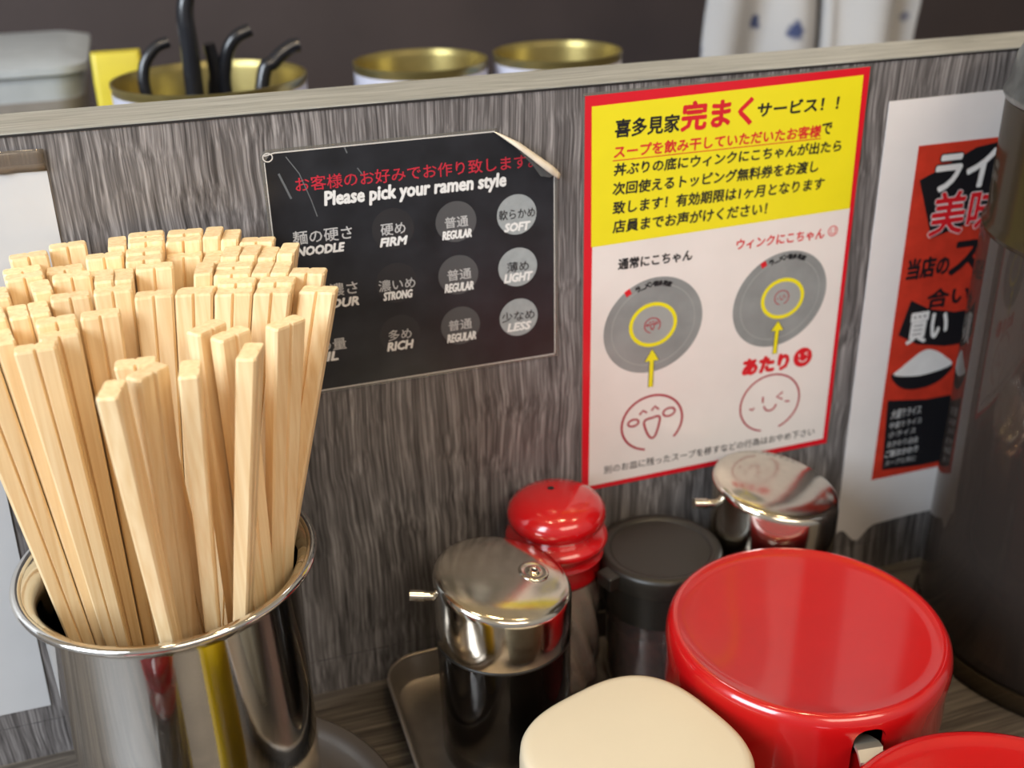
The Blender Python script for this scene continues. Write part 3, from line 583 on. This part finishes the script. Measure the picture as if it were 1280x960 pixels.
def arctext(txt, cx, cz, R_, a0, a1, h):
    parts = []
    n = len(txt)
    for i, ch in enumerate(txt):
        a_ = a0+(a1-a0)*(i+.5)/n
        V, F = glyphs([(ch, -1.25, 1.25, -h/2, h, .22, 0)], y1)
        c_, s_ = cos(a_-pi/2), sin(a_-pi/2)
        px, pz = cx+R_*cos(a_), cz+R_*sin(a_)
        parts.append(([((px+(v[0]*1000)*c_-(v[2]*1000)*s_)/1000, v[1], (pz+(v[0]*1000)*s_+(v[2]*1000)*c_)/1000) for v in V], F))
    return parts
# tiny emblem in the middle of each bowl and the two big line drawn smiles
def smile_a(cx, cz, s, wd):
    out = [ribbon(ell(cx, cz, 17.4*s, 16.0*s, n=60, a0=radians(258), a1=radians(258-300)), wd, y1)]
    out += [ribbon(ell(cx-10.8*s, cz+1.6*s, 3.0*s, 2.0*s, .1, n=20), wd*.9, y1, True), ribbon(ell(cx+9.6*s, cz+4.6*s, 3.4*s, 2.4*s, .15, n=20), wd*.9, y1, True)]
    out += [ribbon([(cx-7.4*s, cz+5.8*s), (cx-5.4*s, cz+8.0*s), (cx-3.2*s, cz+6.4*s)], wd*.9, y1), ribbon([(cx-.6*s, cz+7.2*s), (cx+1.4*s, cz+9.4*s), (cx+3.6*s, cz+7.2*s)], wd*.9, y1)]
    mo = [(p.x, p.y) for p in smooth_path([(cx-4.6*s, cz+1.2*s, 0), (cx, cz+2.8*s, 0), (cx+4.4*s, cz+2.4*s, 0), (cx+2.6*s, cz-7*s, 0), (cx+.2*s, cz-9.4*s, 0), (cx-2.6*s, cz-6*s, 0)], 5, True)]
    out.append(ribbon(mo, wd, y1, True)); return out
def smile_b(cx, cz, s, wd):
    out = [ribbon(ell(cx, cz, 18.0*s, 17.0*s, n=60, a0=radians(257), a1=radians(257-325)), wd, y1)]
    out += [ribbon([(cx-4.6*s, cz+4.4*s), (cx-4.4*s, cz+.6*s)], wd, y1), ribbon([(cx+7.4*s, cz+5.4*s), (cx+3.8*s, cz+3.0*s), (cx+7.6*s, cz+1.0*s)], wd, y1)]
    out += [ribbon([(cx-12.4*s, cz-1.6*s), (cx-10.6*s, cz-2.8*s), (cx-9.4*s, cz-1.4*s)], wd*.9, y1), ribbon([(cx+9.2*s, cz-.6*s), (cx+12.2*s, cz-1.0*s)], wd*.9, y1)]
    out.append(ribbon(ell(cx+.2*s, cz-1.2*s, 3.6*s, 3.6*s, n=16, a0=pi*1.02, a1=2*pi*.99), wd, y1)); return out
ya = yb+.00004
for b_, (hx, hz), rg, ar, at, stamp, em in [
    (o1, (38, 187), (37.6, 186.7, 12.3, 11.2), (37.6, 173.3, 37.4, 151.6, 4.1, 6.8, 1.3), (38.2, 185.5, 23.4, radians(117), radians(68)), [(22.6, 203.6), (25.4, 205.2), (24.0, 208.0), (21.2, 206.4)], smile_a(37.2, 186.4, .25, .55)),
    (o2, (110, 190), (111.2, 190.6, 11.7, 10.4), (109.8, 178.2, 109.3, 159.2, 3.8, 5.6, 1.2), (112.4, 189.9, 23.6, radians(117), radians(64)), [(97.6, 208.8), (100.4, 210.2), (99.2, 213.0), (96.4, 211.6)], smile_b(110.6, 191.2, .23, .5))]:
    bw = pch('printed_bowl', [prism(b_, YL+.00004, yb)], M['bowl_grey'])
    prints('bowl_ridge', [ribbon(shrink(b_, .84, hx, hz), .5, yb, True)], M['bowl_light'], bw)
    prints('bowl_centre', [prism(ell(rg[0], rg[1], 11.4, 10.2), yb, yb+.00002)], M['bowl_light'], bw)
    prints('yellow_ring', [ribbon(ell(*rg), 2.0, ya, True)], M['poster_yellow'], bw)
    prints('lettering', arctext('ラーメン喜多見家', *at, 2.7), M['ink'], bw)
    prints('red_stamp', [prism(stamp, ya, ya+.00004)], M['ink_red'], bw)
    prints('emblem', em, M['ink_maroon'], bw)
    aw = pch('yellow_arrow', [prism(arrow(*ar), ya, ya+.00003)], M['poster_yellow'])
    prints('outline', [ribbon(arrow(*ar), .35, ya+.00003, True)], M['ink'], aw)
pch('smile_drawing', smile_a(39.1, 130.4, 1.0, 1.25), M['ink_maroon'], 'laughing face line drawing')
pch('smile_drawing', smile_b(109.2, 129.8, 1.0, 1.0), M['ink_maroon'], 'winking face line drawing')
pch('laminate_edge', [prism([(-1.2, 304.0), (-.3, 304.0), (-.3, 95.6), (-1.2, 95.6)], .0001, .0005), prism([(-1.2, 304.2), (148.3, 306.3), (148.3, 307.3), (-1.2, 305.4)], .0001, .0005)], M['film_edge'])

# ------------------------------------------------------------------ black menu
mn = empty('ramen_menu_card', (-.080, -.0001, .179), 'black laminated card listing ramen choices in grey circles, top right corner curled', 'menu')
def mch(name, parts, mat, label=None): return pch(name, parts, mat, label, mn)
ML = .0006
mch('black_card', [prism([(-145.4, 178.6), (-15.6, 179.2), (-15.6, 269.8), (-24.0, 275.0), (-32.6, 284.6), (-43.5, 291.8), (-142.6, 291.6), (-145.2, 288.8)], .0001, ML)], M['menu_black'])
mch('laminate_film', [prism([(-147.2, 176.6), (-13.6, 177.4), (-13.6, 268.6), (-15.6, 269.8), (-15.6, 179.2), (-145.4, 178.6)], .0001, .0004),
    prism([(-147.2, 176.6), (-145.4, 178.6), (-145.2, 288.8), (-142.6, 291.6), (-43.5, 291.8), (-42.5, 293.6), (-144.6, 293.6), (-147.2, 290.6)], .0001, .0004)], M['film_edge'])
mch('edge_highlights', [ribbon([(-145.3, 291.0), (-141.0, 292.0), (-43.5, 292.2)], .55, ML-.00002), ribbon([(-145.6, 288.2), (-145.7, 178.4)], .4, ML-.00002), ribbon([(-145.4, 178.3), (-15.6, 178.9)], .55, ML-.00002), ribbon([(-15.3, 179.2), (-15.3, 269.0)], .45, ML-.00002),
    ribbon(ell(-144.0, 290.3, 2.0, 1.8, n=24), .5, ML, True)], M['edge_highlight'])  # painted highlight lines along the rim of the card
def curl():
    """corner rolled forward along the diagonal: a tapering scroll"""
    A = Vector((-44.0, 0, 292.2)); B = Vector((-14.0, 0, 269.0)); t = (B-A).normalized(); out = Vector((-t.z, 0, t.x))*-1
    if out.x < 0: out = -out
    V, F = [], []; n, m = 26, 14
    for i in range(n):
        s = i/(n-1); r = 0.4 + 2.3*min(1, s/.35)**.8 * (1-.35*max(0, (s-.85)/.15)); p = A + (B-A)*s
        turn = radians(165 + 40*s)
        for k in range(m):
            f_ = turn*k/(m-1)
            q = p + out*(r*sin(f_)) + Vector((0, -1, 0))*(r*(1-cos(f_)) + .7) + t*(0.5*sin(9*s+k*.3))
            V.append(q/1000)
    for i in range(n-1):
        for k in range(m-1): F.append((i*m+k, i*m+k+1, (i+1)*m+k+1, (i+1)*m+k))
    return V, F
mch('frosted_film', [prism([(-41.5, 291.0), (-32.6, 284.6), (-23.9, 275.2), (-15.2, 269.6), (-17.5, 268.6), (-22.0, 269.8), (-25.0, 274.0), (-32.4, 282.6), (-37.0, 287.6)], ML+.0001, ML+.0003)], M['film_edge'])
mch('scratches', [ribbon([(-136.4, 289.9), (-131.5, 282.2), (-127.5, 269.9), (-125.6, 262.4)], .45, ML+.0001), ribbon([(-111.1, 291.6), (-110.2, 289.0)], .6, ML+.0001), ribbon([(-106.3, 282.1), (-104.3, 279.0)], .5, ML+.0001), ribbon([(-140.2, 283.0), (-136.0, 271.5)], .9, ML+.0001)], M['scratch'])
cu_ = mch('curled_corner', [curl()], M['curl'], 'cream curled back of the corner')
so = cu_.modifiers.new('thickness', 'SOLIDIFY'); so.thickness = .0003
cu_.data.polygons.foreach_set('use_smooth', [True]*len(cu_.data.polygons))
ym = ML+.00008
cx3, rz3 = (-92.4, -63.0, -33.8), (252.7, 226.9, 201.2)
SH = .22
line(mn, ('お客様のお好みでお作り致します。', -133.6, -25.7, 274.2, 6.4, .05, 0), M['menu_red'], ym)
line(mn, ('Please pick your ramen style', -121.8, -38.8, 265.0, 8.0, .34, .12), M['ink_white'], ym)
for ja, en in [(('麺の硬さ', -137.2, -111.0, 250.5, 6.2, .07, 0), ('NOODLE', -136.2, -114.9, 245.3, 3.9, .28, SH)),
               (('味の濃さ', -137.4, -110.6, 224.3, 6.2, .07, 0), ('FLAVOUR', -137.7, -110.7, 218.8, 4.1, .28, SH)),
               (('油の量', -138.1, -118.1, 197.9, 5.8, .07, 0), ('OIL', -133.7, -122.5, 192.9, 4.4, .28, SH))]:
    line(mn, ja, M['ink_grey'], ym); line(mn, en, M['ink_white'], ym)
CIRC = [
 ('charcoal_circle', 'disc_dark', 'ink_grey', [(('硬め', -98.0, -86.7, 250.0, 5.4, .07, 0), ('FIRM', -98.7, -86.2, 245.0, 3.8, .28, SH)), (('濃いめ', -100.9, -83.7, 223.4, 5.5, .05, 0), ('STRONG', -99.0, -85.4, 219.0, 3.8, .24, SH)), (('多め', -98.1, -87.0, 198.4, 5.4, .05, 0), ('RICH', -99.0, -86.4, 193.4, 4.2, .28, SH))]),
 ('grey_circle', 'disc_mid', 'ink_grey', [(('普通', -68.3, -57.3, 250.0, 5.2, .07, 0), ('REGULAR', -69.7, -56.0, 244.7, 3.9, .22, SH)), (('普通', -68.3, -56.8, 224.4, 5.3, .07, 0), ('REGULAR', -69.8, -56.0, 218.8, 4.1, .22, SH)), (('普通', -68.9, -57.5, 199.1, 5.3, .07, 0), ('REGULAR', -69.8, -55.7, 193.2, 4.1, .22, SH))]),
 ('silver_circle', 'disc_light', 'ink', [(('軟らかめ', -42.5, -24.9, 250.6, 4.9, .05, 0), ('SOFT', -39.9, -27.4, 244.9, 3.9, .3, SH)), (('薄め', -39.1, -28.3, 224.6, 5.1, .05, 0), ('LIGHT', -40.6, -26.6, 219.8, 4.1, .3, SH)), (('少なめ', -42.3, -25.7, 199.4, 5.1, .05, 0), ('LESS', -39.6, -27.7, 194.4, 4.0, .3, SH))])]
for c_i, (nm, dm, im, rows_) in enumerate(CIRC):
    for r_i, (ja, en) in enumerate(rows_):
        dc = mch(nm, [prism(ell(cx3[c_i], rz3[r_i], 9.65, 9.65, n=48), ML, ML+.00003)], M[dm])
        line(mn, ja, M[im], ym, par=dc); line(mn, en, M['ink_white'], ym, par=dc)

# ------------------------------------------------------------------ rice notice on the right
rs = empty('rice_notice', (.25, -.0001, .03), 'white sheet with a tall orange red print, half hidden behind the pitcher', 'notice')
def rch(name, parts, mat, label=None): return pch(name, parts, mat, label, rs)
rch('white_sheet', [prism([(162.2, 32.6), (164.6, 34.0), (167.6, 33.4), (174.5, 25.6), (178.4, 24.4), (184.2, 31.2), (188.0, 33.8), (212.6, 35.2), (330, 36.5), (330, 289), (162.0, 288.3)], .0001, .0005)], M['sheet_white'])
rch('orange_panel', [prism([(182.2, 65.7), (318, 67.0), (318, 264.4), (182.8, 264.1)], .0005, .00055)], M['orange'])
yr = .0006
rch('black_shapes', [prism([(186.2, 245.8), (198, 250.5), (218.6, 260.0), (236, 262), (262, 258), (300, 256), (296, 222), (262, 212), (222, 218.5), (198.8, 212.8)], .00055, yr),
    prism([(191.8, 178.0), (205, 171.0), (222.0, 167.0), (290, 168), (288, 146), (219.0, 146.5), (200, 150.5), (186.6, 158.0)], .00055, yr),
    prism([(p.x, p.y) for p in smooth_path([(186.6, 134.4, 0), (190, 127.0, 0), (198.9, 122.4, 0), (212, 122.4, 0), (222, 126.6, 0), (226, 133.6, 0), (206, 131.5, 0)], 5, True)], .00055, yr),
    prism([(185.7, 117.6), (212, 114.0), (300, 114.5), (300, 70.5), (216.0, 69.4), (188.6, 71.4)], .00055, yr)], M['ink'])
rch('rice_mound', [prism([(p.x, p.y) for p in smooth_path([(187.8, 133.2, 0), (192, 137.4, 0), (197.3, 141.4, 0), (203, 145.0, 0), (208, 146.2, 0), (214, 144.2, 0), (220, 140.2, 0), (225.5, 133.8, 0), (206, 130.4, 0)], 5, True)], yr, yr+.00003)], M['ink_white'])
for it in [('当店の', 186.6, 213.0, 190.5, 11.5, .5, .05), ('ス', 214, 233, 190, 18, .9, .05), ('合い', 202.5, 230, 171.6, 10.8, .45, .05)]: line(rs, it, M['ink'], yr+.00003, 'brush_lettering')
for it in [('ライス', 196.0, 252.0, 238.6, 19.5)]:
    bk = line(rs, it + (1.6, .1), M['ink'], yr+.00003, 'brush_lettering'); line(rs, it + (.75, .1), M['ink_white'], yr+.00008, 'white_fill', bk)
line(rs, ('買い', 192.6, 218.2, 151.6, 18.0, .55, .05), M['ink_white'], yr+.00008, 'brush_lettering')
bk = line(rs, ('美味', 196.6, 240.0, 213.8, 23.6, 1.0, .05), M['ink_white'], yr+.00008, 'brush_lettering'); line(rs, ('美味', 196.6, 240.0, 213.8, 23.6, .55, .05), M['ink_red'], yr+.00014, 'red_fill', bk)
for it in [('大盛りライス', 189.5, 209.5, 105.0, 6.0, .10, .1), ('中盛りライス', 189.5, 211.0, 98.6, 4.2, .05, .1), ('小ライス', 189.5, 208.0, 92.6, 4.0, .05, .1), ('おかわり自由', 189.8, 210.5, 86.0, 4.4, .05, .1), ('ご飯おかわり', 189.2, 211.5, 79.4, 4.8, .16, .1), ('スープと共に', 190.0, 211.0, 73.6, 3.8, .05, .1)]: line(rs, it, M['ink_grey'], yr+.00005, 'fine_lettering')

# ------------------------------------------------------------------ white sheets and tape on the left
s1 = mesh('white_sheet', *prism([(-420, 236.0), (-231.6, 236.0), (-231.2, 296.6), (-420, 296.6)], .0001, .0006), M['paper'])
tag(s1, 'upper laminated white sheet at the left edge, above the chopsticks', 'sheet')
s2 = mesh('white_sheet', *prism([(-420, 31.6), (-279.2, 31.0), (-272.6, 233.0), (-420, 234.0)], .0001, .0006), M['paper'])
tag(s2, 'lower white sheet at the left edge, behind the steel pot', 'sheet')
def tape():
    V, F = [], []; n = 12
    for i in range(n):
        for k in range(5):
            x = -275 + 44*i/(n-1); z = 294.5 + 2.2*k - (0.10*(i-4) if i > 4 else 0)
            V.append((x/1000, -.0008-.0012*abs(sin(i*1.1+k))*(1 if i < 8 else .2), z/1000))
    for i in range(n-1):
        for k in range(4): F.append((i*5+k, i*5+k+1, i*5+k+6, i*5+k+5))
    return V, F
tp_ = mesh('adhesive_tape', *tape(), M['tape'], smooth=True); tag(tp_, 'wrinkled clear tape over the top of the upper left white sheet', 'tape')
so = tp_.modifiers.new('thickness', 'SOLIDIFY'); so.thickness = .0002
pk = mesh('pink_scrap', *prism([(-272, 299.4), (-249.6, 300.0), (-248.4, 301.6), (-251.6, 303.0), (-272, 302.8)], .0023, .0027), M['pink'], tp_)
pk['label'] = 'faded pink mark under the tape'

# ------------------------------------------------------------------ behind the partition
KZ = .158
def can(x, y, r, ztop, label):
    H = ztop-KZ
    t = empty('food_can', (x, y, KZ), label, 'can', 'open cans behind the panel')
    mesh('can_wall', *lathe([(0, 0), (r*.99, 0), (r, .002), (r, H-.002), (r*1.015, H-.001), (r*1.015, H+.001), (r*.985, H+.001), (r*.975, H-.002), (r*.965, H-.004), (r*.965, .003), (0, .003)], 64), M['can_gold'], t, smooth=True, sharp=50)
    mesh('label_band', *lathe([(r*1.001, .006), (r*1.006, .006), (r*1.006, H-.0045), (r*1.001, H-.0045)], 64, close=True), M['can_white'], t, smooth=True, sharp=50)
    mesh('blue_stripe', *lathe([(r*1.006, H-.034), (r*1.010, H-.034), (r*1.010, H-.0125), (r*1.006, H-.0125)], 64, close=True), M['can_blue'], t, smooth=True, sharp=50)
    return t
can(-.1510, .2450, .0580, .2815, 'open pale can holding black handled tools, leftmost behind the panel')
can(-.0157, .2560, .0435, .2800, 'empty open can behind the panel, left one of the empty two')
can(.0748, .2430, .0425, .2815, 'empty open can behind the panel, right one of the empty two')
def tool(name, path, rads, label, cat):
    p = smooth_path(path, 6); n = len(p); R_ = [rads[0]+(rads[1]-rads[0])*i/(n-1) for i in range(n)]
    z0 = Vector(path[0]); o = mesh(name, *tube([q-z0 for q in p], R_, 12), M['tool_black'], smooth=True, sharp=60, loc=z0)
    return tag(o, label, cat, 'black handled tools in the can')
tool('ladle', [(-.166, .232, .163), (-.1625, .234, .25), (-.1608, .235, .30), (-.1600, .236, .325), (-.150, .238, .350)], (.0062, .0046), 'tall black ladle handle standing up out of the left can', 'ladle')
tool('tongs', [(-.175, .240, .163), (-.188, .243, .262), (-.1890, .245, .288), (-.181, .247, .3005), (-.172, .248, .304)], (.0038, .0034), 'short curved black handle at the left of the tool can', 'tongs')
tool('spatula', [(-.135, .250, .163), (-.142, .246, .262), (-.1405, .244, .290), (-.134, .243, .3035), (-.1235, .244, .3085)], (.0042, .0040), 'hooked black handle in the middle of the tool can, curling right', 'spatula')
tool('skimmer', [(-.140, .224, .163), (-.1215, .234, .274), (-.112, .236, .290), (-.101, .238, .2975), (-.0955, .2385, .2985)], (.0044, .0044), 'black handle leaning out over the right rim of the tool can', 'skimmer')
tool('whisk', [(-.152, .265, .163), (-.149, .250, .262), (-.147, .246, .284), (-.149, .244, .302)], (.006, .0035), 'stubby dark handle just right of the tall ladle', 'whisk')
tb_ = empty('plastic_tub', (-.36, .45, KZ), 'blurred pale grey plastic tub behind the panel at the far left', 'tub')
o = mesh('tub_body', *loft([(rrect(-.115, .115, -.07, .07, .02), 0), (rrect(-.13, .130, -.08, .08, .02), .110), (rrect(-.134, .134, -.084, .084, .022), .112), (rrect(-.134, .134, -.084, .084, .022), .117), (rrect(-.12, .12, -.07, .07, .015), .121)]), M['tub'], tb_, smooth=True, sharp=35)
o = mesh('grey_band', *loft([(rrect(-.119, .119, -.0735, .0735, .02), .0), (rrect(-.1285, .1285, -.0805, .0805, .02), .094)]), M['tub_low'], tb_, smooth=True, sharp=35)
yp = empty('yellow_packet', (-.2055, .345, KZ), 'yellow packet with a red stripe standing between the tub and the tool can', 'packet')
mesh('packet_body', *loft([(rrect(-.0165, .0165, -.012, .012, .004, 4), 0), (rrect(-.0165, .0165, -.012, .012, .004, 4), .110), (rrect(-.0160, .0160, -.006, .006, .003, 4), .128)]), M['yellow_pack'], yp, smooth=True, sharp=35)
mesh('red_stripe', *box(-.006, -.002, -.0128, -.0119, .02, .108), M['ink_red'], yp)
def towel():
    V, F = [], []; n, m = 90, 14
    for i in range(n):
        s = i/(n-1); x = .262 + .202*s + .0
        fold = .010*sin(s*19) + (.022 if s > .53 else 0)*(1) + (-.012 if s > .80 else 0)
        for k in range(m):
            z = .205 + .30*k/(m-1)
            V.append((x + (.010*(k/(m-1)))*(1 if s < .9 else .2), .40 - fold + .004*sin(k*.9+s*7), z))
    for i in range(n-1):
        for k in range(m-1): F.append((i*m+k, i*m+k+1, (i+1)*m+k+1, (i+1)*m+k))
    return V, F
tw = mesh('towel', *towel(), M['cloth'], smooth=True); tag(tw, 'white towel with small dark blue motifs hanging in folds behind the panel', 'towel')
so = tw.modifiers.new('thickness', 'SOLIDIFY'); so.thickness = .003
rail = mesh('towel_rail', *join([tube([(.15, .405, .508), (.60, .405, .508)], .006, 12), tube([(.15, .405, .508), (.15, .78, .508)], .005, 10), tube([(.60, .405, .508), (.60, .78, .508)], .005, 10)]), M['kitchen'], smooth=True, sharp=50)
tag(rail, 'rail the patterned towel hangs from, above the picture', 'rail')
